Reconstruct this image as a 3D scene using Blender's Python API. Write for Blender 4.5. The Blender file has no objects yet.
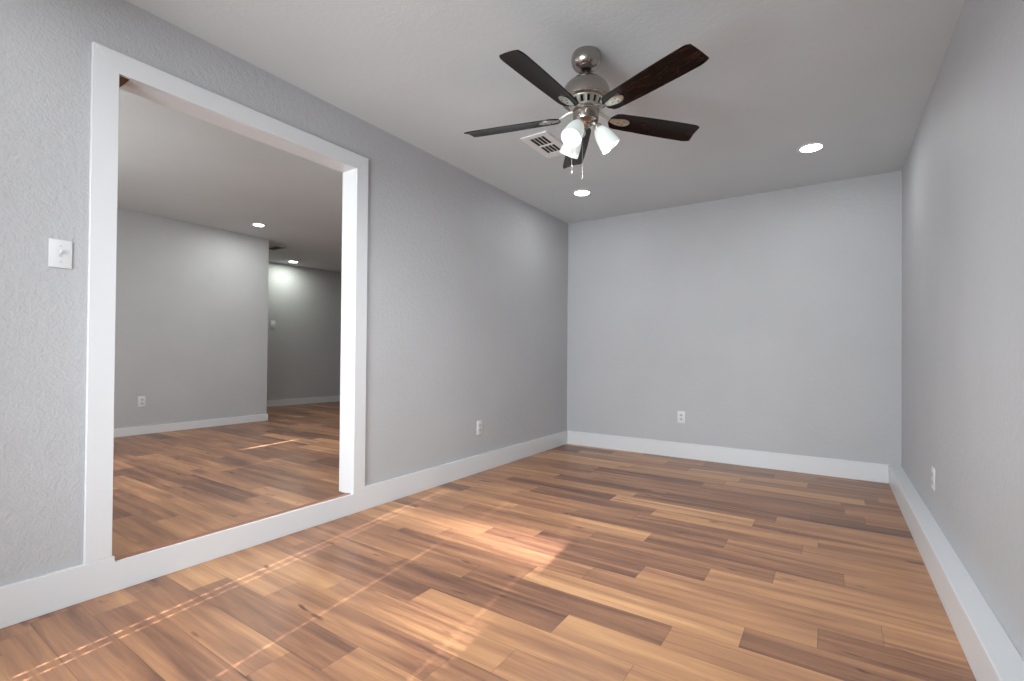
import bpy, bmesh, math, random
from mathutils import Vector, Matrix
random.seed(7)
SC = bpy.context.scene
COL = SC.collection
R = math.radians

# ------------------------------------------------------------------ camera
F, YAW, PITCH, ROLL = 482.952, 0.594266, 0.0085674, 0.0088406
cam = bpy.data.cameras.new('camera')
cam.sensor_fit = 'HORIZONTAL'
cam.sensor_width = 36.0
cam.lens = F / 1024 * 36.0
cam.shift_x = 5.5545 / 1024
cam.shift_y = 9.576 / 1024
cam.clip_start = 0.02
co = bpy.data.objects.new('camera', cam)
COL.objects.link(co)
_r = Vector((math.cos(YAW), math.sin(YAW), 0))
_f0 = Vector((-math.sin(YAW), math.cos(YAW), 0))
_u0 = Vector((0, 0, 1))
_f = _f0 * math.cos(PITCH) + _u0 * math.sin(PITCH)
_u = _u0 * math.cos(PITCH) - _f0 * math.sin(PITCH)
_r2 = _r * math.cos(ROLL) + _u * math.sin(ROLL)
_u2 = _u * math.cos(ROLL) - _r * math.sin(ROLL)
M = Matrix((_r2, _u2, -_f)).transposed().to_4x4()
M.translation = Vector((2.44139, -4.81949, 0.98283))
co.matrix_world = M
SC.camera = co

# ------------------------------------------------------------------ view, world, sun, large lights
vs = SC.view_settings
SC.display_settings.display_device = 'sRGB'
vs.view_transform = 'Standard'
vs.look = 'None'
vs.gamma = 1.0
vs.use_curve_mapping = False
vs.exposure = 0.0

wd = bpy.data.worlds.new('sky')
SC.world = wd
wd.use_nodes = True
wn = wd.node_tree.nodes
sky = wn.new('ShaderNodeTexSky')
sky.sky_type = 'NISHITA'
sky.sun_disc = False
sky.sun_elevation = R(31)
sky.sun_rotation = R(187)
wn['Background'].inputs['Strength'].default_value = 0.05
wd.node_tree.links.new(sky.outputs[0], wn['Background'].inputs['Color'])


def light(name, kind, loc, energy, color=(1, 1, 1), direction=None, **kw):
    d = bpy.data.lights.new(name, kind)
    d.energy = energy
    d.color = color
    for k, v in kw.items():
        setattr(d, k, v)
    o = bpy.data.objects.new(name, d)
    COL.objects.link(o)
    o.location = loc
    if direction is not None:
        o.rotation_euler = Vector(direction).to_track_quat('-Z', 'Y').to_euler()
    return o


SUN_DIR = Vector((-0.124, 1.0, -0.60))
light('sun', 'SUN', (1.5, -9, 5), 42.0, (1.0, 0.95, 0.97), SUN_DIR, angle=0.0093)
# daylight scattered inwards by the closed blinds of the two windows
light('window_daylight', 'AREA', (1.09, -5.33, 1.06), 49.0, (0.91, 0.96, 1.0), (0, 1, -0.06),
      shape='RECTANGLE', size=1.15, size_y=1.95, spread=R(114))
light('window_daylight_side_room', 'AREA', (-1.55, -5.33, 1.45), 40.0, (0.97, 0.99, 0.98), (-0.10, 1, -0.05),
      shape='RECTANGLE', size=1.3, size_y=1.3, spread=R(140))

# ------------------------------------------------------------------ dimensions
W, H = 2.884, 2.44          # room width, ceiling height
YF, YB = -5.44, 0.0         # front (window) wall, back wall
HB = 0.145                  # baseboard height
OY0, OY1, OZ = -4.081, -2.888, 2.118   # clear opening
X2, Y2 = -3.60, -1.385      # side-room wall and its outside corner
F2 = 0.103                  # side-room floor level
TW = 0.12                   # thickness of the dividing wall


# ------------------------------------------------------------------ material helpers
def nt(name):
    m = bpy.data.materials.new(name)
    m.use_nodes = True
    n = m.node_tree.nodes
    return m, n, m.node_tree.links, n['Principled BSDF']


def simple(name, col, rough=0.5, metal=0.0, spec=0.5, emit=None, estr=0.0):
    m, n, l, b = nt(name)
    b.inputs['Base Color'].default_value = (*col, 1)
    b.inputs['Roughness'].default_value = rough
    b.inputs['Metallic'].default_value = metal
    b.inputs['Specular IOR Level'].default_value = spec
    if emit:
        b.inputs['Emission Color'].default_value = (*emit, 1)
        b.inputs['Emission Strength'].default_value = estr
    return m


def painted(name, col, bump, scale=95.0, rough=0.55, spec=0.3):
    """painted drywall with an orange-peel texture"""
    m, n, l, b = nt(name)
    tc = n.new('ShaderNodeTexCoord')
    a = n.new('ShaderNodeTexNoise')
    a.inputs['Scale'].default_value = scale
    a.inputs['Detail'].default_value = 3
    a.inputs['Roughness'].default_value = 0.6
    l.new(tc.outputs['Object'], a.inputs['Vector'])
    v = n.new('ShaderNodeTexNoise')
    v.inputs['Scale'].default_value = scale * 0.36
    v.inputs['Detail'].default_value = 2
    l.new(tc.outputs['Object'], v.inputs['Vector'])
    mix = n.new('ShaderNodeMath')
    mix.operation = 'ADD'
    l.new(a.outputs['Fac'], mix.inputs[0])
    l.new(v.outputs['Fac'], mix.inputs[1])
    bp = n.new('ShaderNodeBump')
    bp.inputs['Strength'].default_value = bump
    bp.inputs['Distance'].default_value = 0.006
    l.new(mix.outputs[0], bp.inputs['Height'])
    l.new(bp.outputs[0], b.inputs['Normal'])
    c = n.new('ShaderNodeTexNoise')
    c.inputs['Scale'].default_value = 1.7
    c.inputs['Detail'].default_value = 2
    l.new(tc.outputs['Object'], c.inputs['Vector'])
    cr = n.new('ShaderNodeValToRGB')
    cr.color_ramp.elements[0].position = 0.3
    cr.color_ramp.elements[1].position = 0.7
    cr.color_ramp.elements[0].color = (*[x * 0.975 for x in col], 1)
    cr.color_ramp.elements[1].color = (*[x * 1.025 for x in col], 1)
    l.new(c.outputs['Fac'], cr.inputs['Fac'])
    l.new(cr.outputs['Color'], b.inputs['Base Color'])
    b.inputs['Roughness'].default_value = rough
    b.inputs['Specular IOR Level'].default_value = spec
    return m


def wood_floor(name):
    m, n, l, b = nt(name)
    at = n.new('ShaderNodeAttribute')
    at.attribute_name = 'plank'
    sep = n.new('ShaderNodeSeparateColor')
    l.new(at.outputs['Color'], sep.inputs[0])
    uv = n.new('ShaderNodeUVMap')
    uv.uv_map = 'UVMap'

    def mapped(sx, sy, k):
        mp = n.new('ShaderNodeVectorMath')
        mp.operation = 'MULTIPLY'
        mp.inputs[1].default_value = (sx, sy, 1)
        l.new(uv.outputs[0], mp.inputs[0])
        cmb = n.new('ShaderNodeCombineXYZ')
        mu = n.new('ShaderNodeMath')
        mu.operation = 'MULTIPLY'
        mu.inputs[1].default_value = k
        l.new(sep.outputs['Green'], mu.inputs[0])
        l.new(mu.outputs[0], cmb.inputs['X'])
        l.new(mu.outputs[0], cmb.inputs['Z'])
        ad = n.new('ShaderNodeVectorMath')
        l.new(mp.outputs[0], ad.inputs[0])
        l.new(cmb.outputs[0], ad.inputs[1])
        return ad.outputs[0]

    def noise(vec, detail, rough, dist=0.0):
        t = n.new('ShaderNodeTexNoise')
        t.inputs['Scale'].default_value = 1.0
        t.inputs['Detail'].default_value = detail
        t.inputs['Roughness'].default_value = rough
        t.inputs['Distortion'].default_value = dist
        l.new(vec, t.inputs['Vector'])
        return t.outputs['Fac']

    def math2(op, a, bb):
        t = n.new('ShaderNodeMath')
        t.operation = op
        for i, x in enumerate((a, bb)):
            if isinstance(x, (int, float)):
                t.inputs[i].default_value = x
            else:
                l.new(x, t.inputs[i])
        return t.outputs[0]

    broad = noise(mapped(1.1, 13.0, 71.0), 3, 0.55, 0.6)      # wide heartwood streaks
    mid = noise(mapped(2.2, 48.0, 37.0), 4, 0.6, 0.4)
    fine = noise(mapped(7.0, 300.0, 53.0), 2, 0.6)
    knot = noise(mapped(6.0, 22.0, 29.0), 1, 0.4, 0.3)
    s = math2('ADD', math2('MULTIPLY', math2('SUBTRACT', broad, 0.5), 1.0),
              math2('MULTIPLY', math2('SUBTRACT', mid, 0.5), 0.45))
    s = math2('ADD', s, math2('MULTIPLY', math2('SUBTRACT', fine, 0.5), 0.22))
    s = math2('ADD', s, sep.outputs['Red'])
    kn = n.new('ShaderNodeMapRange')
    kn.inputs['From Min'].default_value = 0.73
    kn.inputs['From Max'].default_value = 0.84
    kn.inputs['To Max'].default_value = 0.55
    l.new(knot, kn.inputs['Value'])
    s = math2('SUBTRACT', s, kn.outputs[0])
    cr = n.new('ShaderNodeValToRGB')
    e = cr.color_ramp.elements
    e[0].position, e[0].color = 0.0, (0.085, 0.041, 0.027, 1)
    e[1].position, e[1].color = 1.0, (0.66, 0.375, 0.182, 1)
    for p, c in ((0.25, (0.185, 0.088, 0.054, 1)), (0.5, (0.338, 0.166, 0.088, 1)), (0.75, (0.500, 0.263, 0.126, 1))):
        x = e.new(p)
        x.color = c
    l.new(s, cr.inputs['Fac'])
    # seams from the plank's own edge coordinate (second uv layer, metres to the edge)
    uv2 = n.new('ShaderNodeUVMap')
    uv2.uv_map = 'edge'
    sp2 = n.new('ShaderNodeSeparateXYZ')
    l.new(uv2.outputs[0], sp2.inputs[0])
    at2 = n.new('ShaderNodeAttribute')
    at2.attribute_name = 'size'
    s3 = n.new('ShaderNodeSeparateColor')
    l.new(at2.outputs['Color'], s3.inputs[0])
    ex = math2('MINIMUM', sp2.outputs['X'], math2('SUBTRACT', s3.outputs['Red'], sp2.outputs['X']))
    ey = math2('MINIMUM', sp2.outputs['Y'], math2('SUBTRACT', s3.outputs['Green'], sp2.outputs['Y']))
    ed = math2('MINIMUM', ex, ey)
    seam = n.new('ShaderNodeMapRange')
    seam.inputs['From Max'].default_value = 0.0016
    seam.inputs['To Min'].default_value = 0.45
    seam.inputs['To Max'].default_value = 1.0
    l.new(ed, seam.inputs['Value'])
    mu = n.new('ShaderNodeMix')
    mu.data_type = 'RGBA'
    mu.blend_type = 'MULTIPLY'
    mu.inputs[0].default_value = 1.0
    l.new(cr.outputs['Color'], mu.inputs[6])
    l.new(seam.outputs[0], mu.inputs[7])
    l.new(mu.outputs[2], b.inputs['Base Color'])
    rr = math2('ADD', 0.30, math2('MULTIPLY', mid, 0.14))
    l.new(rr, b.inputs['Roughness'])
    b.inputs['Specular IOR Level'].default_value = 0.5
    bp = n.new('ShaderNodeBump')
    bp.inputs['Strength'].default_value = 0.12
    bp.inputs['Distance'].default_value = 0.001
    l.new(math2('ADD', fine, mid), bp.inputs['Height'])
    l.new(bp.outputs[0], b.inputs['Normal'])
    return m


def dark_wood(name):
    m, n, l, b = nt(name)
    tc = n.new('ShaderNodeTexCoord')
    mp = n.new('ShaderNodeMapping')
    mp.inputs['Scale'].default_value = (9, 34, 9)
    l.new(tc.outputs['Object'], mp.inputs['Vector'])
    t = n.new('ShaderNodeTexNoise')
    t.inputs['Scale'].default_value = 1.0
    t.inputs['Detail'].default_value = 5
    t.inputs['Distortion'].default_value = 1.2
    l.new(mp.outputs[0], t.inputs['Vector'])
    cr = n.new('ShaderNodeValToRGB')
    e = cr.color_ramp.elements
    e[0].position, e[0].color = 0.38, (0.004, 0.003, 0.003, 1)
    e[1].position, e[1].color = 0.75, (0.042, 0.013, 0.010, 1)
    x = e.new(0.56)
    x.color = (0.012, 0.006, 0.005, 1)
    l.new(t.outputs['Fac'], cr.inputs['Fac'])
    l.new(cr.outputs['Color'], b.inputs['Base Color'])
    b.inputs['Roughness'].default_value = 0.21
    b.inputs['Specular IOR Level'].default_value = 0.17
    return m


def brushed(name, col=(0.40, 0.365, 0.335), rough=0.24):
    m, n, l, b = nt(name)
    tc = n.new('ShaderNodeTexCoord')
    mp = n.new('ShaderNodeMapping')
    mp.inputs['Scale'].default_value = (40, 40, 900)
    l.new(tc.outputs['Object'], mp.inputs['Vector'])
    t = n.new('ShaderNodeTexNoise')
    t.inputs['Scale'].default_value = 1.0
    t.inputs['Detail'].default_value = 2
    l.new(mp.outputs[0], t.inputs['Vector'])
    mr = n.new('ShaderNodeMapRange')
    mr.inputs['To Min'].default_value = rough - 0.02
    mr.inputs['To Max'].default_value = rough + 0.03
    l.new(t.outputs['Fac'], mr.inputs['Value'])
    l.new(mr.outputs[0], b.inputs['Roughness'])
    b.inputs['Base Color'].default_value = (*col, 1)
    b.inputs['Metallic'].default_value = 1.0
    b.inputs['Anisotropic'].default_value = 0.4
    return m


MAT = dict(
    wall=painted('grey_wall_paint', (0.455, 0.464, 0.479), 0.50),
    ceil=painted('grey_ceiling_paint', (0.60, 0.636, 0.656), 0.17, 70.0, 0.7, 0.2),
    white=simple('white_semi_gloss_trim', (0.655, 0.675, 0.695), 0.35),
    plate=simple('white_plastic', (0.66, 0.675, 0.69), 0.35),
    plate_dark=simple('slot_shadow_plastic', (0.05, 0.05, 0.05), 0.6),
    inset=simple('outlet_face_plastic', (0.52, 0.53, 0.54), 0.4),
    floor=wood_floor('laminate_planks'),
    nosing=simple('red_brown_stair_nosing', (0.30, 0.125, 0.072), 0.35),
    raw=simple('raw_header_wood', (0.16, 0.085, 0.045), 0.8),
    blade=dark_wood('dark_walnut_blade'),
    nickel=brushed('brushed_nickel'),
    pale_nickel=brushed('pale_nickel_arm', (0.66, 0.64, 0.58), 0.34),
    black=simple('black_cavity', (0.012, 0.012, 0.012), 0.7),
    chain=simple('pale_bead_chain', (0.36, 0.36, 0.36), 0.45, 0.6),
    vent=simple('white_register_enamel', (0.74, 0.74, 0.74), 0.45),
    duct=simple('dark_duct', (0.012, 0.011, 0.011), 0.8),
    oldvent=simple('dull_return_grille', (0.30, 0.27, 0.24), 0.5),
    led=simple('led_lens', (0.9, 0.9, 0.9), 0.4, emit=(1.0, 0.98, 0.95), estr=14.0),
    bulb=simple('lit_bulb', (0.9, 0.9, 0.9), 0.4, emit=(1.0, 0.99, 0.96), estr=2.5),
    blind=simple('white_blind_slat', (0.80, 0.79, 0.77), 0.5),
    shade=None,
)


def shade_mat():
    m, n, l, b = nt('frosted_white_glass')
    b.inputs['Base Color'].default_value = (0.70, 0.75, 0.73, 1)
    b.inputs['Roughness'].default_value = 0.28
    b.inputs['Emission Color'].default_value = (0.93, 1.0, 0.97, 1)
    b.inputs['Emission Strength'].default_value = 0.20
    tr = n.new('ShaderNodeBsdfTranslucent')
    tr.inputs['Color'].default_value = (0.9, 0.93, 0.92, 1)
    mx = n.new('ShaderNodeMixShader')
    mx.inputs[0].default_value = 0.22
    l.new(b.outputs[0], mx.inputs[1])
    l.new(tr.outputs[0], mx.inputs[2])
    l.new(mx.outputs[0], n['Material Output'].inputs['Surface'])
    return m


MAT['shade'] = shade_mat()


def pane_mat():
    m, n, l, b = nt('window_glass')
    t = n.new('ShaderNodeBsdfTransparent')
    g = n.new('ShaderNodeBsdfGlossy')
    g.inputs['Roughness'].default_value = 0.02
    mx = n.new('ShaderNodeMixShader')
    mx.inputs[0].default_value = 0.08
    l.new(t.outputs[0], mx.inputs[1])
    l.new(g.outputs[0], mx.inputs[2])
    l.new(mx.outputs[0], n['Material Output'].inputs['Surface'])
    return m


MAT['pane'] = pane_mat()


# ------------------------------------------------------------------ object helpers
def link(name, bm, mat, parent=None, smooth=False, loc=None):
    me = bpy.data.meshes.new(name)
    bmesh.ops.recalc_face_normals(bm, faces=bm.faces)
    bm.to_mesh(me)
    bm.free()
    for mm in (mat if isinstance(mat, (list, tuple)) else [mat]):
        me.materials.append(mm)
    if smooth:
        for p in me.polygons:
            p.use_smooth = True
        me.set_sharp_from_angle(angle=R(38))
    o = bpy.data.objects.new(name, me)
    COL.objects.link(o)
    if parent:
        o.parent = parent
    if loc:
        o.location = loc
    return o


def struct(name, bm, mat, parent=None, smooth=False):
    o = link(name, bm, mat, parent, smooth)
    if parent is None:
        o['kind'] = 'structure'
    return o


def thing(name, loc, label, cat, group=None, rot=None):
    o = bpy.data.objects.new(name, None)
    o.empty_display_size = 0.05
    COL.objects.link(o)
    o.location = loc
    if rot:
        o.rotation_euler = rot
    o['label'] = label
    o['category'] = cat
    if group:
        o['group'] = group
    return o


def box(bm, x0, x1, y0, y1, z0, z1, bev=0.0, mi=0, mat=None):
    v = [bm.verts.new((x, y, z)) for x in (x0, x1) for y in (y0, y1) for z in (z0, z1)]
    fs = [(0, 1, 3, 2), (4, 6, 7, 5), (0, 4, 5, 1), (2, 3, 7, 6), (0, 2, 6, 4), (1, 5, 7, 3)]
    faces = [bm.faces.new([v[i] for i in f]) for f in fs]
    for f in faces:
        f.material_index = mi
    if mat is not None:
        bmesh.ops.transform(bm, matrix=mat, verts=v)
    if bev:
        es = list({e for f in faces for e in f.edges})
        r = bmesh.ops.bevel(bm, geom=es, offset=bev, segments=2, affect='EDGES', profile=0.5)
        for f in r['faces']:
            f.material_index = mi
    return v


def bx(*a, **k):
    bm = bmesh.new()
    box(bm, *a, **k)
    return bm


def lathe(bm, prof, n=48, mat=None, cap0=True, cap1=True, mi=0):
    rings = []
    for r, z in prof:
        rings.append([bm.verts.new((r * math.cos(2 * math.pi * i / n), r * math.sin(2 * math.pi * i / n), z)) for i in range(n)])
    for a, b in zip(rings, rings[1:]):
        for i in range(n):
            f = bm.faces.new((a[i], a[(i + 1) % n], b[(i + 1) % n], b[i]))
            f.material_index = mi
    if cap0:
        bm.faces.new(rings[0]).material_index = mi
    if cap1:
        bm.faces.new(rings[-1]).material_index = mi
    vs_ = [v for r in rings for v in r]
    if mat is not None:
        bmesh.ops.transform(bm, matrix=mat, verts=vs_)
    return vs_


def tube(bm, pts, rad, n=12, mi=0):
    pts = [Vector(p) for p in pts]
    rads = rad if isinstance(rad, (list, tuple)) else [rad] * len(pts)
    prev = None
    rings = []
    for i, p in enumerate(pts):
        t = (pts[min(i + 1, len(pts) - 1)] - pts[max(i - 1, 0)]).normalized()
        a = t.orthogonal().normalized() if prev is None else (prev - t * prev.dot(t)).normalized()
        prev = a
        b_ = t.cross(a)
        rings.append([bm.verts.new(p + (a * math.cos(2 * math.pi * k / n) + b_ * math.sin(2 * math.pi * k / n)) * rads[i]) for k in range(n)])
    for a, b_ in zip(rings, rings[1:]):
        for k in range(n):
            bm.faces.new((a[k], a[(k + 1) % n], b_[(k + 1) % n], b_[k])).material_index = mi
    bm.faces.new(rings[0])
    bm.faces.new(rings[-1])


# ------------------------------------------------------------------ floors (individual planks as faces)
def plank_floor(name, x0, x1, y0, y1, z, known, tones, row0, pitch=0.146, length=0.87, seed=1, shift=0.0):
    rnd = random.Random(seed)
    bm = bmesh.new()
    uvl = bm.loops.layers.uv.new('UVMap')
    uve = bm.loops.layers.uv.new('edge')
    pk = bm.loops.layers.float_color.new('plank')
    sz = bm.loops.layers.float_color.new('size')
    k0 = math.floor((y0 - row0) / pitch)
    k1 = math.ceil((y1 - row0) / pitch)
    prev = 0
    for k in range(k0, k1):
        ya, yb = row0 + k * pitch, row0 + (k + 1) * pitch
        if k in known:
            j = known[k]
        else:
            j = rnd.uniform(0, length)
        i0 = math.floor((x0 - j) / length)
        i1 = math.ceil((x1 - j) / length)
        for i in range(i0, i1):
            xa, xb = j + i * length, j + (i + 1) * length
            cx0, cx1 = max(xa, x0), min(xb, x1)
            cy0, cy1 = max(ya, y0), min(yb, y1)
            if cx1 - cx0 < 1e-4 or cy1 - cy0 < 1e-4:
                rnd.random(); rnd.random()
                continue
            tone = rnd.choice((0.30, 0.38, 0.44, 0.50, 0.56, 0.66)) + rnd.uniform(-0.03, 0.03) + shift
            off = rnd.random()
            tone = tones.get((k, i), tone)
            f = bm.faces.new([bm.verts.new((x, y, z)) for x, y in ((cx0, cy0), (cx1, cy0), (cx1, cy1), (cx0, cy1))])
            for lp in f.loops:
                x, y, _ = lp.vert.co
                lp[uvl].uv = (x, y)
                lp[uve].uv = (x - xa, y - ya)
                lp[pk] = (tone, off, 0, 1)
                lp[sz] = (xb - xa, yb - ya, 0, 1)
    return struct(name, bm, MAT['floor'])


KNOWN = {-5: 0.10, -4: 0.26, -3: 0.55, -2: 0.70, -1: 1.05, 0: 1.617, 1: 1.961, 2: 2.18, 3: 2.40, 4: 1.72, 5: 1.977, 6: 2.227, 7: 1.615,
         8: 1.978, 10: 1.51, 12: 2.16}
TONES = {(0, 0): 0.70, (0, -1): 0.30, (1, 0): 0.58, (1, -1): 0.33, (2, -1): 0.69, (2, 0): 0.35, (3, -1): 0.54, (3, 0): 0.36,
         (3, -2): 0.50, (4, 0): 0.57, (4, -1): 0.34, (4, 1): 0.60, (5, 0): 0.66, (5, -1): 0.36, (6, 0): 0.60, (6, -1): 0.38, (6, -2): 0.42,
         (7, -1): 0.68, (7, 0): 0.37, (7, 1): 0.55, (8, 0): 0.58, (8, -1): 0.37, (10, 0): 0.60, (10, -1): 0.34, (12, 0): 0.55,
         (12, -1): 0.36, (-1, 0): 0.62, (-1, 1): 0.64, (-2, 0): 0.66, (-2, 1): 0.58, (-3, 0): 0.48, (-3, -1): 0.66, (-4, -1): 0.64, (-4, 0): 0.36,
         (-4, 1): 0.55, (-5, 0): 0.50, (-6, 0): 0.38, (-7, 0): 0.45, (-8, 0): 0.5}
plank_floor('floor', 0, W, YF, YB, 0.0, KNOWN, TONES, -3.308, seed=4)
plank_floor('floor.001', -5.25, -0.05, YF, 2.2, F2, {}, {}, -3.20, seed=11, shift=-0.06)

# ------------------------------------------------------------------ room shell
def wall_with_hole_y(name, xs, y0, y1, z0, z1, hx0, hx1, hz0, hz1):
    """wall lying in a plane of constant y with one window hole"""
    bm = bmesh.new()
    box(bm, xs[0], hx0, y0, y1, z0, z1)
    box(bm, hx1, xs[1], y0, y1, z0, z1)
    box(bm, hx0, hx1, y0, y1, z0, hz0)
    box(bm, hx0, hx1, y0, y1, hz1, z1)
    return struct(name, bm, MAT['wall'])


T = 0.12
struct('wall_back', bx(0, W + T, YB, YB + T, 0, H), MAT['wall'])
struct('wall_right', bx(W, W + T, YF, YB, 0, H), MAT['wall'])
# dividing wall with the opening (jamb lining sits inside the rough opening)
J = 0.018
bm = bmesh.new()
box(bm, -TW, 0, YF, OY0 - J, 0, H)
box(bm, -TW, 0, OY1 + J, 2.2, 0, H)
box(bm, -TW, 0, OY0 - J, OY1 + J, OZ + J, H)
struct('wall_left', bm, MAT['wall'])
WX0, WX1, WZ0, WZ1 = 0.50, 1.68, 0.06, 2.10
wall_with_hole_y('wall_front', (0, W + T), YF - T, YF, 0, H, WX0, WX1, WZ0, WZ1)
SX0, SX1, SZ0, SZ1 = -2.40, -0.90, 0.75, 2.30
wall_with_hole_y('wall_side_room_front', (-5.3, 0), YF - T, YF, 0, H, SX0, SX1, SZ0, SZ1)
# side room: near wall with outside corner, far hall wall (slightly out of square), end wall
struct('wall_side_room', bx(X2 - T, X2, YF, Y2, 0, H), MAT['wall'])
struct('wall_hall_return', bx(-5.25, X2 - T, Y2 - T, Y2, 0, H), MAT['wall'])
bm = bmesh.new()
v = [bm.verts.new(p) for p in ((-5.16, Y2, 0), (-4.88, 2.2, 0), (-5.28, 2.2, 0), (-5.28, Y2, 0),
                               (-5.16, Y2, H), (-4.88, 2.2, H), (-5.28, 2.2, H), (-5.28, Y2, H))]
for f in ((0, 1, 2, 3), (4, 5, 6, 7), (0, 1, 5, 4), (1, 2, 6, 5), (2, 3, 7, 6), (3, 0, 4, 7)):
    bm.faces.new([v[i] for i in f])
struct('wall_hall', bm, MAT['wall'])
struct('wall_side_room_end', bx(-5.28, 0, 2.2, 2.2 + T, 0, H), MAT['wall'])
CEIL = struct('ceiling', bx(0, W + T, YF - T, YB + T, H, H + 0.1), MAT['ceil'])
CEIL2 = struct('ceiling.001', bx(-5.3, 0, YF - T, 2.2 + T, H, H + 0.1), MAT['ceil'])

# ------------------------------------------------------------------ trim
def prism(bm, pts, x0, x1):
    a = [bm.verts.new((x0, y, z)) for y, z in pts]
    b_ = [bm.verts.new((x1, y, z)) for y, z in pts]
    fs = [bm.faces.new(a), bm.faces.new(b_)]
    k = len(pts)
    for i in range(k):
        fs.append(bm.faces.new((a[i], a[(i + 1) % k], b_[(i + 1) % k], b_[i])))
    bmesh.ops.bevel(bm, geom=list({e for f in fs for e in f.edges}), offset=0.0016, segments=1, affect='EDGES')


BT = 0.018
bm = bmesh.new()
prism(bm, ((YF, 0), (YB, 0), (YB, HB), (OY1, HB), (OY1, 0.117), (OY0 + 0.009, 0.117), (OY0 + 0.009, HB), (YF, HB)), 0, BT)
struct('baseboard_left', bm, MAT['white'])
struct('baseboard_back', bx(BT, W - 0.0785, YB - BT, YB, 0, HB, bev=0.0025), MAT['white'])
struct('baseboard_right', bx(W - 0.0785, W, YF, YB, 0, HB, bev=0.003), MAT['white'])
struct('baseboard_side_room', bx(X2, X2 + 0.014, YF, Y2 + 0.014, F2, F2 + 0.085, bev=0.002), MAT['white'])
bm = bmesh.new()
d = Vector((0.28, 3.585, 0)).normalized()
nrm = Vector((d.y, -d.x, 0))
a0, a1 = Vector((-5.16, Y2, 0)), Vector((-4.88, 2.2, 0))
vv = []
for z in (F2, F2 + 0.10):
    for p in (a0, a1, a1 + nrm * 0.016, a0 + nrm * 0.016):
        vv.append(bm.verts.new((p.x, p.y, z)))
for f in ((0, 1, 2, 3), (4, 5, 6, 7), (0, 1, 5, 4), (1, 2, 6, 5), (2, 3, 7, 6), (3, 0, 4, 7)):
    bm.faces.new([vv[i] for i in f])
struct('baseboard_hall', bm, MAT['white'])

# casing: three mitred boards, built as one profile swept round the opening
CW = 0.087
bm = bmesh.new()
CT = 0.018


prism(bm, ((OY0 - CW, HB), (OY0, HB), (OY0, OZ), (OY0 - CW, OZ + CW)), 0, CT)
prism(bm, ((OY1, HB), (OY1 + CW, HB), (OY1 + CW, OZ + CW), (OY1, OZ)), 0, CT)
prism(bm, ((OY0, OZ), (OY1, OZ), (OY1 + CW, OZ + CW), (OY0 - CW, OZ + CW)), 0, CT)
struct('trim_1', bm, MAT['white'])
bm = bmesh.new()
box(bm, -TW - 0.001, 0.0, OY0 - J, OY0, F2 + 0.012, OZ)
box(bm, -TW - 0.001, 0.0, OY1, OY1 + J, F2 + 0.012, OZ)
box(bm, -TW - 0.001, 0.0, OY0 + 0.042, OY1 + J, OZ, OZ + J)
struct('trim_2', bm, MAT['white'])
# the lining stops short of the left end of the header: raw wood shows there
struct('trim_3', bx(-TW - 0.001, 0.0, OY0 - J, OY0 + 0.042, OZ + 0.003, OZ + J), MAT['raw'])
# stair nosing along the step
bm = bmesh.new()
pr_ = [(-0.055, F2 - 0.01), (-0.055, 0.113), (-0.05, 0.1165), (-0.01, 0.120), (-0.002, 0.118), (0.001, 0.113), (0.001, 0.100)]
a = [bm.verts.new((x, OY0 - 0.004, z)) for x, z in pr_]
b_ = [bm.verts.new((x, OY1 + 0.004, z)) for x, z in pr_]
bm.faces.new(a)
bm.faces.new(b_)
for i in range(len(pr_)):
    j = (i + 1) % len(pr_)
    bm.faces.new((a[i], a[j], b_[j], b_[i]))
struct('trim_4', bm, MAT['nosing'])

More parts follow.
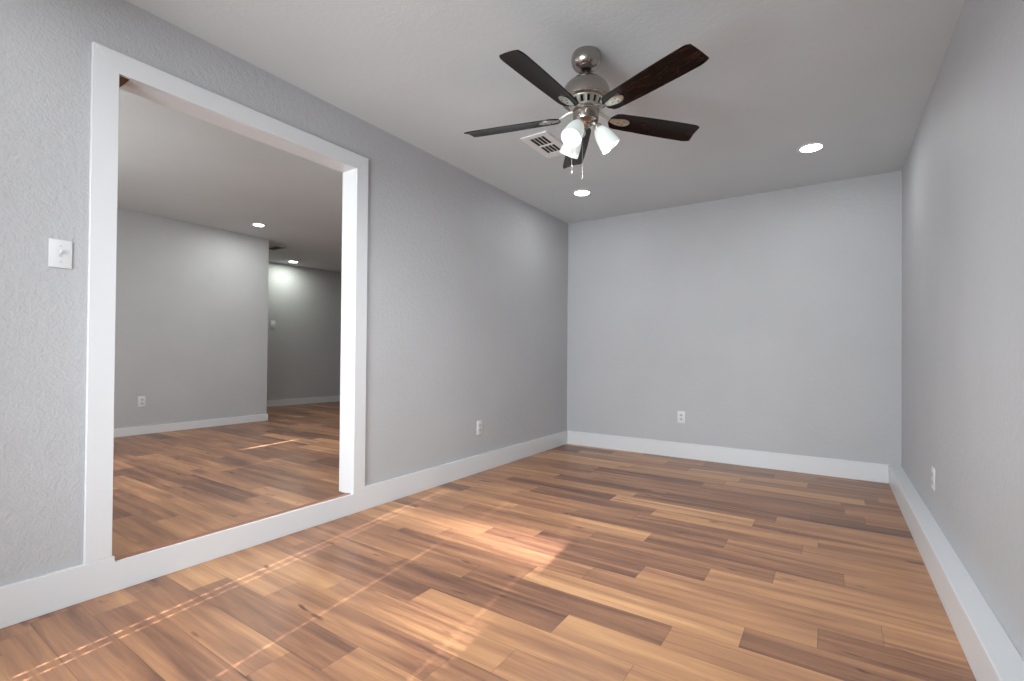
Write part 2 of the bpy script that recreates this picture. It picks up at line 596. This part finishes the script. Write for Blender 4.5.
# ------------------------------------------------------------------ windows behind the camera with closed blinds
def window(idx, x0, x1, z0, z1, pitch, tilt, gaps):
    bm = bmesh.new()
    fw_ = 0.045
    y0, y1 = YF - 0.11, YF - 0.06
    box(bm, x0, x0 + 0.004, YF - T, YF, z0, z1)
    box(bm, x1 - 0.004, x1, YF - T, YF, z0, z1)
    box(bm, x0 + 0.004, x1 - 0.004, y0, y1, z0, z0 + fw_)
    box(bm, x0 + 0.004, x1 - 0.004, y0, y1, z1 - fw_, z1)
    box(bm, x0 - 0.05, x1 + 0.05, YF, YF + 0.05, z0 - 0.03, z0)
    o = struct('window_%d' % idx, bm, MAT['white'])
    struct('pane', bx(x0 + 0.004, x1 - 0.004, YF - 0.088, YF - 0.084, z0 + fw_, z1 - fw_), MAT['pane'], o)
    bm = bmesh.new()
    box(bm, x0 + 0.01, x1 - 0.01, YF - 0.055, YF - 0.005, z1 - 0.06, z1 - 0.002)
    nsl = int((z1 - 0.06 - z0) / pitch)
    w = pitch * 1.033
    for s in range(nsl + 1):
        zc = z1 - 0.065 - s * pitch
        here = [g for g in gaps if len(g) < 3 or zc > g[2]]
        xs_ = []
        cur = x0 + 0.006
        for g in here:
            xs_.append((cur, g[0] - g[1]))
            cur = g[0] + g[1]
        xs_.append((cur, x1 - 0.006))
        for xa, xb in xs_:
            n = max(1, int((xb - xa) / 0.12))
            prevq = None
            for q in range(n + 1):
                x = xa + (xb - xa) * q / n
                th = R(tilt(x, zc))
                dy, dz = math.cos(th) * w / 2, math.sin(th) * w / 2
                ny, nz = -math.sin(th) * 0.0004, math.cos(th) * 0.0004
                yc = YF - 0.03
                ring = [bm.verts.new((x, yc + sy * dy + sn * ny, zc + sy * dz + sn * nz)) for sy, sn in ((-1, -1), (1, -1), (1, 1), (-1, 1))]
                if prevq:
                    for e in range(4):
                        bm.faces.new((prevq[e], prevq[(e + 1) % 4], ring[(e + 1) % 4], ring[e]))
                else:
                    bm.faces.new(ring)
                prevq = ring
            bm.faces.new(prevq)
        # slat holes are bridged at the rim so that only a slit stays open
        for g, hw in [q_ for q_ in here if len(q_) < 3]:
            box(bm, g - hw, g + hw, YF - 0.0325, YF - 0.0275, zc - w / 2, zc - w / 2 + pitch * 0.38)
    struct('blind', bm, MAT['blind'], o)
    return o


def bump(v, c, s):
    return math.exp(-((v - c) / s) ** 2)


def tilt_main(x, z):
    op = 15.0 * bump(z, 1.665, 0.135) * (0.30 + 0.70 * min(1, max(0, (x - 0.75) / 0.7)))
    op += 6.0 * bump(z, 1.17, 0.15) * min(1, max(0, (x - 0.8) / 0.7))
    op += 0.6
    return -(92.5 - 2.4 * op)


window(1, WX0, WX1, WZ0, WZ1, 0.03, tilt_main, [(0.535, 0.0030), (0.583, 0.0022), (1.07, 0.0022), (1.60, 0.0018)])
window(2, SX0, SX1, SZ0, SZ1, 0.03, lambda x, z: 62, [(-2.05, 0.0018), (-1.60, 0.016, 1.86), (-0.975, 0.0032)])


# ------------------------------------------------------------------ outlets and switches
def plate_matrix(normal):
    # local: x right, y up, z out of the wall
    nn = Vector(normal)
    up = Vector((0, 0, 1))
    rt = up.cross(nn)
    return Matrix((rt, up, nn)).transposed().to_euler()


def wall_plate(name, pos, normal, w, h, label, cat, kind, group):
    t = thing(name, pos, label, cat, group, plate_matrix(normal))
    bm = bmesh.new()
    box(bm, -w / 2, w / 2, -h / 2, h / 2, 0, 0.006, 0.0022)
    link('cover_plate', bm, MAT['plate'], t, True)
    if kind == 'outlet':
        for s in (-1, 1):
            bm = bmesh.new()
            n = 24
            pts = []
            for i in range(n):
                a = 2 * math.pi * i / n
                pts.append((0.0165 * math.cos(a), max(-0.0125, min(0.0125, 0.0165 * math.sin(a))) + s * 0.0195))
            lo = [bm.verts.new((x, y, 0.004)) for x, y in pts]
            hi = [bm.verts.new((x, y, 0.0078)) for x, y in pts]
            bm.faces.new(hi)
            for i in range(n):
                bm.faces.new((lo[i], lo[(i + 1) % n], hi[(i + 1) % n], hi[i]))
            rc = link('receptacle', bm, MAT['inset'], t)
            bm = bmesh.new()
            box(bm, -0.0078, -0.0052, s * 0.0195 - 0.001, s * 0.0195 + 0.008, 0.0077, 0.0081)
            box(bm, 0.0052, 0.0078, s * 0.0195 - 0.001, s * 0.0195 + 0.007, 0.0077, 0.0081)
            box(bm, -0.0025, 0.0025, s * 0.0195 - 0.009, s * 0.0195 - 0.004, 0.0077, 0.0081)
            link('slots', bm, MAT['plate_dark'], rc)
        bm = bmesh.new()
        lathe(bm, ((0.0034, 0.005), (0.0034, 0.007), (0.002, 0.0074)), 12)
        link('screw', bm, MAT['inset'], t)
    else:
        bm = bmesh.new()
        box(bm, -0.0055, 0.0055, -0.012, 0.012, 0.0055, 0.0066)
        link('toggle_collar', bm, MAT['inset'], t)
        bm = bmesh.new()
        box(bm, -0.0042, 0.0042, -0.004, 0.004, -0.006, 0.015, 0.0012,
            mat=Matrix.Translation((0, 0.002, 0.006)) @ Matrix.Rotation(R(-32), 4, 'X'))
        link('toggle', bm, MAT['plate'], t, True)
        for s in (-1, 1):
            bm = bmesh.new()
            lathe(bm, ((0.0034, 0.005), (0.0034, 0.0068), (0.002, 0.0072)), 12, Matrix.Translation((0, s * 0.030, 0)))
            link('screw', bm, MAT['inset'], t)
    return t


G_O, G_S = 'electrical outlets along the walls', 'light switches'
wall_plate('light_switch', (0, -4.2505, 1.350), (1, 0, 0), 0.068, 0.107,
           'white toggle light switch beside the wide white opening trim', 'light switch', 'switch', G_S)
wall_plate('electrical_outlet', (0, -1.600, 0.370), (1, 0, 0), 0.074, 0.117,
           'white outlet on the long grey wall between the opening and the back corner', 'outlet', 'outlet', G_O)
wall_plate('electrical_outlet', (1.231, 0, 0.391), (0, -1, 0), 0.071, 0.112,
           'white outlet on the back wall above the white baseboard', 'outlet', 'outlet', G_O)
wall_plate('electrical_outlet', (W, -1.455, 0.350), (-1, 0, 0), 0.074, 0.115,
           'white outlet seen nearly edge-on on the right wall above the thick ledge', 'outlet', 'outlet', G_O)
wall_plate('electrical_outlet', (X2, -2.745, 0.450), (1, 0, 0), 0.068, 0.112,
           'white outlet on the far room wall seen through the opening', 'outlet', 'outlet', G_O)
hn = (d.y, -d.x, 0)
wall_plate('light_switch', (-5.087, -0.455, 1.430), hn, 0.078, 0.128,
           'small white switch on the dim hall wall past the corner', 'light switch', 'switch', G_S)


# ------------------------------------------------------------------ recessed lights
def recessed(pos, rad, label, power, color):
    t = thing('recessed_light', pos, label, 'ceiling light', 'recessed ceiling lights')
    bm = bmesh.new()
    n = 48
    lathe(bm, ((rad + 0.018, 0.0), (rad + 0.017, -0.004), (rad + 0.006, -0.007), (rad, -0.006), (rad - 0.001, -0.001)), n, cap0=False, cap1=False)
    link('trim_ring', bm, MAT['plate'], t, True)
    bm = bmesh.new()
    lathe(bm, ((rad - 0.0015, -0.0015), (rad - 0.0015, -0.006), (rad * 0.92, -0.0095), (rad * 0.6, -0.0125), (rad * 0.2, -0.0135), (0.0, -0.0136)), n, cap1=False)
    link('lens', bm, MAT['led'], t)
    lt = light('lamp', 'AREA', (0, 0, -0.0155), power, color, None, shape='DISK', size=2 * rad)
    lt.parent = t
    return t


recessed((2.313, -0.868, H), 0.066, 'round recessed light in the ceiling near the right wall', 3.6, (0.97, 0.99, 1.0))
recessed((0.573, -0.866, H), 0.066, 'recessed ceiling light below the fan pull chains near the left corner', 3.6, (0.97, 0.99, 1.0))
# the second pair of the room's four downlights, over the front of the room
# and one added, hidden by the dividing wall, to even the side room's light
for _x, _y, _par, _e in ((0.573, -4.57, CEIL, 4.0), (2.313, -4.57, CEIL, 4.0), (-1.15, -1.85, CEIL2, 27.0)):
    bm = bmesh.new()
    lathe(bm, ((0.084, 0.0), (0.083, -0.004), (0.072, -0.007), (0.066, -0.006), (0.065, -0.001)), 48, Matrix.Translation((_x, _y, H)), cap0=False, cap1=False)
    struct('trim_ring', bm, MAT['plate'], _par, True)
    bm = bmesh.new()
    lathe(bm, ((0.066, -0.0015), (0.066, -0.0045)), 48, Matrix.Translation((_x, _y, H)))
    struct('lens', bm, MAT['led'], _par)
    light('lamp', 'AREA', (_x, _y, H - 0.012), _e, (0.97, 0.99, 1.0), None, shape='DISK', size=0.132)
recessed((-3.005, -1.845, H), 0.056, 'recessed ceiling light in the next room, nearer the opening', 8.0, (0.97, 1.0, 0.95))
recessed((-4.735, -0.33, H), 0.062, 'farther recessed light in the dark hall ceiling past the corner', 7.5, (0.94, 1.0, 0.88))


# ------------------------------------------------------------------ ceiling registers
def register(pos, w, l, label, mats, small=False):
    t = thing('ceiling_vent', pos, label, 'air vent', None)
    fm, dm = mats
    bm = bmesh.new()
    bo = 0.046 if not small else 0.03
    hw, hl = w / 2, l / 2
    for a in ((-hw, hw, -hl, -hl + bo), (-hw, hw, hl - bo, hl), (-hw, -hw + bo, -hl + bo, hl - bo), (hw - bo, hw, -hl + bo, hl - bo)):
        box(bm, *a, -0.008, 0, 0.0025)
    link('frame', bm, fm, t)
    bm = bmesh.new()
    box(bm, -hw + bo, hw - bo, -hl + bo, hl - bo, -0.0015, 0.0)
    link('duct_opening', bm, dm, t)
    iw = w - 2 * bo
    y0, y1 = -hl + bo, hl - bo
    L = y1 - y0
    cuts = [(y0, y0 + L * 0.44), (y0 + L * 0.50, y0 + L * 0.91)] if not small else [(y0, y1)]
    for ya, yb in cuts:
        bm = bmesh.new()
        n = 4
        for i in range(n + 1):
            x = -iw / 2 + iw * i / n
            mt = Matrix.Translation((x, 0, -0.005)) @ Matrix.Rotation(R(14), 4, 'Y')
            box(bm, -0.0042, 0.0042, ya, yb, -0.0008, 0.0008, mat=mt)
        link('louvers', bm, fm, t)
    if not small:
        bm = bmesh.new()
        box(bm, -iw / 2, iw / 2, y0 + L * 0.44, y0 + L * 0.50, -0.007, -0.001)
        link('divider_bar', bm, fm, t)
        bm = bmesh.new()
        box(bm, -iw / 2, iw / 2, y0 + L * 0.91, y1, -0.007, -0.001)
        link('damper_bar', bm, fm, t)
    return t


register((0.792, -1.897, H), 0.205, 0.385, 'white rectangular ceiling register between the fan and the left wall', (MAT['vent'], MAT['duct']))
register((-4.02, -1.06, H), 0.30, 0.17, 'dark air return grille in the hall ceiling past the corner', (MAT['oldvent'], MAT['duct']), True)

# ------------------------------------------------------------------ ceiling fan
FX, FY = 1.448, -2.681
fan = thing('ceiling_fan', (FX, FY, H), 'brushed nickel ceiling fan with five dark wood blades and three lit glass shades', 'ceiling fan')


def Zf(z):
    return z - H


bm = bmesh.new()
lathe(bm, [(0.066, 0), (0.0705, -0.012), (0.0725, -0.028), (0.0705, -0.045), (0.064, -0.060), (0.052, -0.073), (0.040, -0.080),
           (0.036, -0.082), (0.034, -0.078), (0.014, -0.070)], 56, cap1=False)
link('canopy', bm, MAT['nickel'], fan, True)
bm = bmesh.new()
lathe(bm, [(0.031, -0.0705), (0.030, -0.074), (0.0, -0.0745)], 32, cap1=False)  # flat black disc, coloured for the dark hole under the canopy
link('canopy_dark_hole', bm, MAT['black'], fan, True)
bm = bmesh.new()
lathe(bm, [(0.0125, -0.060), (0.0125, -0.128)], 24)
link('downrod', bm, MAT['nickel'], fan, True)
# motor housing: domed top, waist band with vents, lower plate
bm = bmesh.new()
lathe(bm, [(0.016, -0.105), (0.026, -0.112), (0.050, -0.121), (0.078, -0.137), (0.098, -0.156), (0.1105, -0.178), (0.1165, -0.203),
           (0.1175, -0.222), (0.1155, -0.231), (0.111, -0.233), (0.088, -0.231)], 64)
link('motor_housing', bm, MAT['nickel'], fan, True)
bm = bmesh.new()
lathe(bm, [(0.082, -0.231), (0.082, -0.234), (0.066, -0.270), (0.060, -0.271)], 64)
vc = link('vent_core', bm, MAT['black'], fan, True)
bm = bmesh.new()
NV = 16
for i in range(NV):
    a = 2 * math.pi * i / NV
    mt = Matrix.Rotation(a, 4, 'Z')
    p0, p1 = (0.0885, -0.234), (0.0725, -0.270)
    hw = 0.0095
    q = []
    for (r0, z0) in (p0, p1):
        for dr in (-0.006, 0.0):
            for sg in (-1, 1):
                q.append(bm.verts.new(mt @ Vector((r0 + dr, sg * hw * r0 / 0.09, z0))))
    for f in ((0, 1, 3, 2), (4, 5, 7, 6), (0, 1, 5, 4), (2, 3, 7, 6), (0, 2, 6, 4), (1, 3, 7, 5)):
        bm.faces.new([q[k] for k in f])
lathe(bm, [(0.086, -0.231), (0.0915, -0.232), (0.090, -0.238), (0.084, -0.239)], 64, cap0=False, cap1=False)
lathe(bm, [(0.071, -0.264), (0.0755, -0.265), (0.074, -0.273), (0.058, -0.275)], 64, cap0=False, cap1=False)
link('vent_cage', bm, MAT['pale_nickel'], fan, True)
bm = bmesh.new()
lathe(bm, [(0.056, -0.272), (0.064, -0.275), (0.065, -0.281), (0.062, -0.285), (0.056, -0.286)], 64)
link('flywheel', bm, MAT['nickel'], fan, True)
bm = bmesh.new()
lathe(bm, [(0.054, -0.285), (0.0615, -0.287), (0.0628, -0.291), (0.0615, -0.295), (0.0610, -0.322), (0.0585, -0.329), (0.048, -0.333),
           (0.030, -0.335), (0.0235, -0.340), (0.0225, -0.350), (0.016, -0.356), (0.008, -0.358), (0.006, -0.364), (0.0, -0.366)], 56, cap1=False)
link('switch_housing', bm, MAT['nickel'], fan, True)

# blades
PITCH_B = R(-13)
ANG = [50.5 + 72 * k for k in range(5)]


def blade_bm():
    bm = bmesh.new()
    r0, r1 = 0.128, 0.615
    N = 26
    prof = []
    for i in range(N + 1):
        s = i / N
        r = r0 + (r1 - r0) * s
        hwid = 0.049 + 0.012 * math.sin(min(1, s / 0.85) * math.pi / 2)
        if s < 0.09:                       # rounded root
            hwid *= math.sqrt(max(0.0, 1 - ((0.09 - s) / 0.09) ** 2)) * 0.62 + 0.38
        if s > 0.93:                        # softly clipped tip
            k = (s - 0.93) / 0.07
            hwid *= 1 - 0.16 * k * k
        lead = 0.010 * max(0, (s - 0.94) / 0.06)
        prof.append((r, hwid, lead))
    th = 0.0028
    rows = []
    for z in (-th, th):
        rw = []
        for r, h_, ld in prof:
            rw.append([bm.verts.new((r + ld * 0.8 * (1 if c > 0 else -0.6) * abs(c) , c * h_, z - 0.004 * (c * c))) for c in (-1, -0.5, 0, 0.5, 1)])
        rows.append(rw)
    for rw in rows:
        for i in range(N):
            for c in range(4):
                bm.faces.new((rw[i][c], rw[i + 1][c], rw[i + 1][c + 1], rw[i][c + 1]))
    lo, hi = rows
    for i in range(N):
        for c in (0, 4):
            bm.faces.new((lo[i][c], lo[i + 1][c], hi[i + 1][c], hi[i][c]))
    for i in (0, N):
        for c in range(4):
            bm.faces.new((lo[i][c], lo[i][c + 1], hi[i][c + 1], hi[i][c]))
    return bm


def arm_bm():
    """cast blade iron: neck from the flywheel opening into a leaf plate under the blade root"""
    bm = bmesh.new()
    st = [(0.060, 0.011, 0.022, 0.010), (0.085, 0.010, 0.021, 0.010), (0.105, 0.0085, 0.012, 0.009), (0.125, 0.010, 0.002, 0.008),
          (0.145, 0.015, -0.005, 0.006), (0.165, 0.020, -0.0062, 0.005), (0.185, 0.0235, -0.0062, 0.005), (0.205, 0.0235, -0.0062, 0.005),
          (0.222, 0.019, -0.0062, 0.0045), (0.232, 0.010, -0.0062, 0.004), (0.235, 0.003, -0.0062, 0.003)]
    rings = []
    for r, hw, z, t in st:
        rings.append([bm.verts.new((r, y * hw, z + q * t / 2)) for y, q in ((-1, -0.4), (-0.55, -1), (0, -0.55), (0.55, -1), (1, -0.4), (1, 0.8), (-1, 0.8))])
    n = 7
    for a, b_ in zip(rings, rings[1:]):
        for i in range(n):
            bm.faces.new((a[i], a[(i + 1) % n], b_[(i + 1) % n], b_[i]))
    bm.faces.new(rings[0])
    bm.faces.new(rings[-1])
    return bm


BZ = Zf(2.140)
proto_blade = link('blade', blade_bm(), MAT['blade'], fan, True)
proto_arm = link('blade_arm', arm_bm(), MAT['pale_nickel'], fan, True)
bm = bmesh.new()
lathe(bm, [(0.0045, 0), (0.0045, -0.002), (0.003, -0.0032)], 14)
proto_screw = link('screw', bm, MAT['nickel'], proto_arm, True)
proto_screw.location = (0.172, 0.0, -0.0082)
for k, a in enumerate(ANG):
    b_ = proto_blade if k == 0 else proto_blade.copy()
    ar = proto_arm if k == 0 else proto_arm.copy()
    if k:
        COL.objects.link(b_)
        COL.objects.link(ar)
    m_ = Matrix.Translation((0, 0, BZ)) @ Matrix.Rotation(R(a), 4, 'Z') @ Matrix.Rotation(PITCH_B, 4, 'X')
    b_.matrix_local = m_
    ar.matrix_local = m_
    for q, (sx, sy) in enumerate(((0.172, 0.0), (0.200, 0.011), (0.200, -0.011))):
        if k == 0 and q == 0:
            continue
        sc_ = proto_screw.copy()
        COL.objects.link(sc_)
        sc_.parent = ar
        sc_.location = (sx, sy, -0.0082)

# light kit: three curved holders, each with a glass shade and a bulb
SH_ANG = (34, -98, 158)
TILT = R(36)
for k, a in enumerate(SH_ANG):
    rz = Matrix.Rotation(R(a), 4, 'Z')
    # socket frame: local -z points along the shade axis (down and outwards)
    neck = Vector((0.054, 0, Zf(2.088)))
    sock = Matrix.Translation(neck) @ Matrix.Rotation(-TILT, 4, 'Y')
    bm = bmesh.new()
    tube(bm, [(0.022, 0, -0.326), (0.034, 0, -0.331), (0.044, 0, -0.338), (0.050, 0, -0.345), tuple(neck + Vector((0.003, 0, -0.010)))], 0.008, 12)
    lathe(bm, [(0.010, 0.012), (0.018, 0.006), (0.0225, -0.004), (0.0235, -0.016), (0.0215, -0.019)], 32, sock)
    h = link('lamp_holder', bm, MAT['pale_nickel'], fan, True)
    h.matrix_local = rz
    bm = bmesh.new()
    outer = [(0.0235, -0.012), (0.029, -0.020), (0.035, -0.034), (0.0405, -0.052), (0.0445, -0.072), (0.0475, -0.094), (0.0490, -0.112), (0.0495, -0.120)]
    inner = [(r - 0.003, z) for r, z in reversed(outer)]
    inner[0] = (0.0468, -0.120)
    lathe(bm, outer + inner, 44, sock, cap0=False, cap1=False)
    link('lamp_shade', bm, MAT['shade'], h, True)
    bm = bmesh.new()
    lathe(bm, [(0.011, -0.016), (0.013, -0.034), (0.020, -0.050), (0.028, -0.066), (0.031, -0.082), (0.028, -0.097), (0.017, -0.108), (0.0, -0.112)], 28, sock, cap1=False)
    link('bulb', bm, MAT['bulb'], h, True)
    lt = light('bulb_light', 'AREA', (0, 0, 0), 9.0, (0.95, 0.98, 1.0), None, shape='DISK', size=0.085, spread=R(168))
    lt.parent = fan
    lt.matrix_local = rz @ sock @ Matrix.Translation((0, 0, -0.116)) @ Matrix.Rotation(TILT * 0.6, 4, 'Y')

# pull chains
for (px, py, z1_, lab) in ((-0.055, -0.036, 1.862, 0), (-0.012, -0.008, 1.838, 1)):
    bm = bmesh.new()
    z0_ = -0.325 if lab == 0 else -0.350
    n = int((z0_ - Zf(z1_)) / 0.0042)
    tube(bm, [(px, py, z0_), (px, py, Zf(z1_))], 0.0007, 6)
    for i in range(n):
        zz = z0_ - i * 0.0042
        bmesh.ops.create_icosphere(bm, subdivisions=1, radius=0.0012, matrix=Matrix.Translation((px, py, zz)))
    ch = link('pull_chain', bm, MAT['chain'], fan)
    bm = bmesh.new()
    lathe(bm, [(0.0008, 0.008), (0.0017, 0.005), (0.0020, 0.0), (0.0016, -0.005), (0.0, -0.007)], 14, Matrix.Translation((px, py, Zf(z1_))), cap1=False)
    link('chain_fob', bm, MAT['chain'], ch, True)
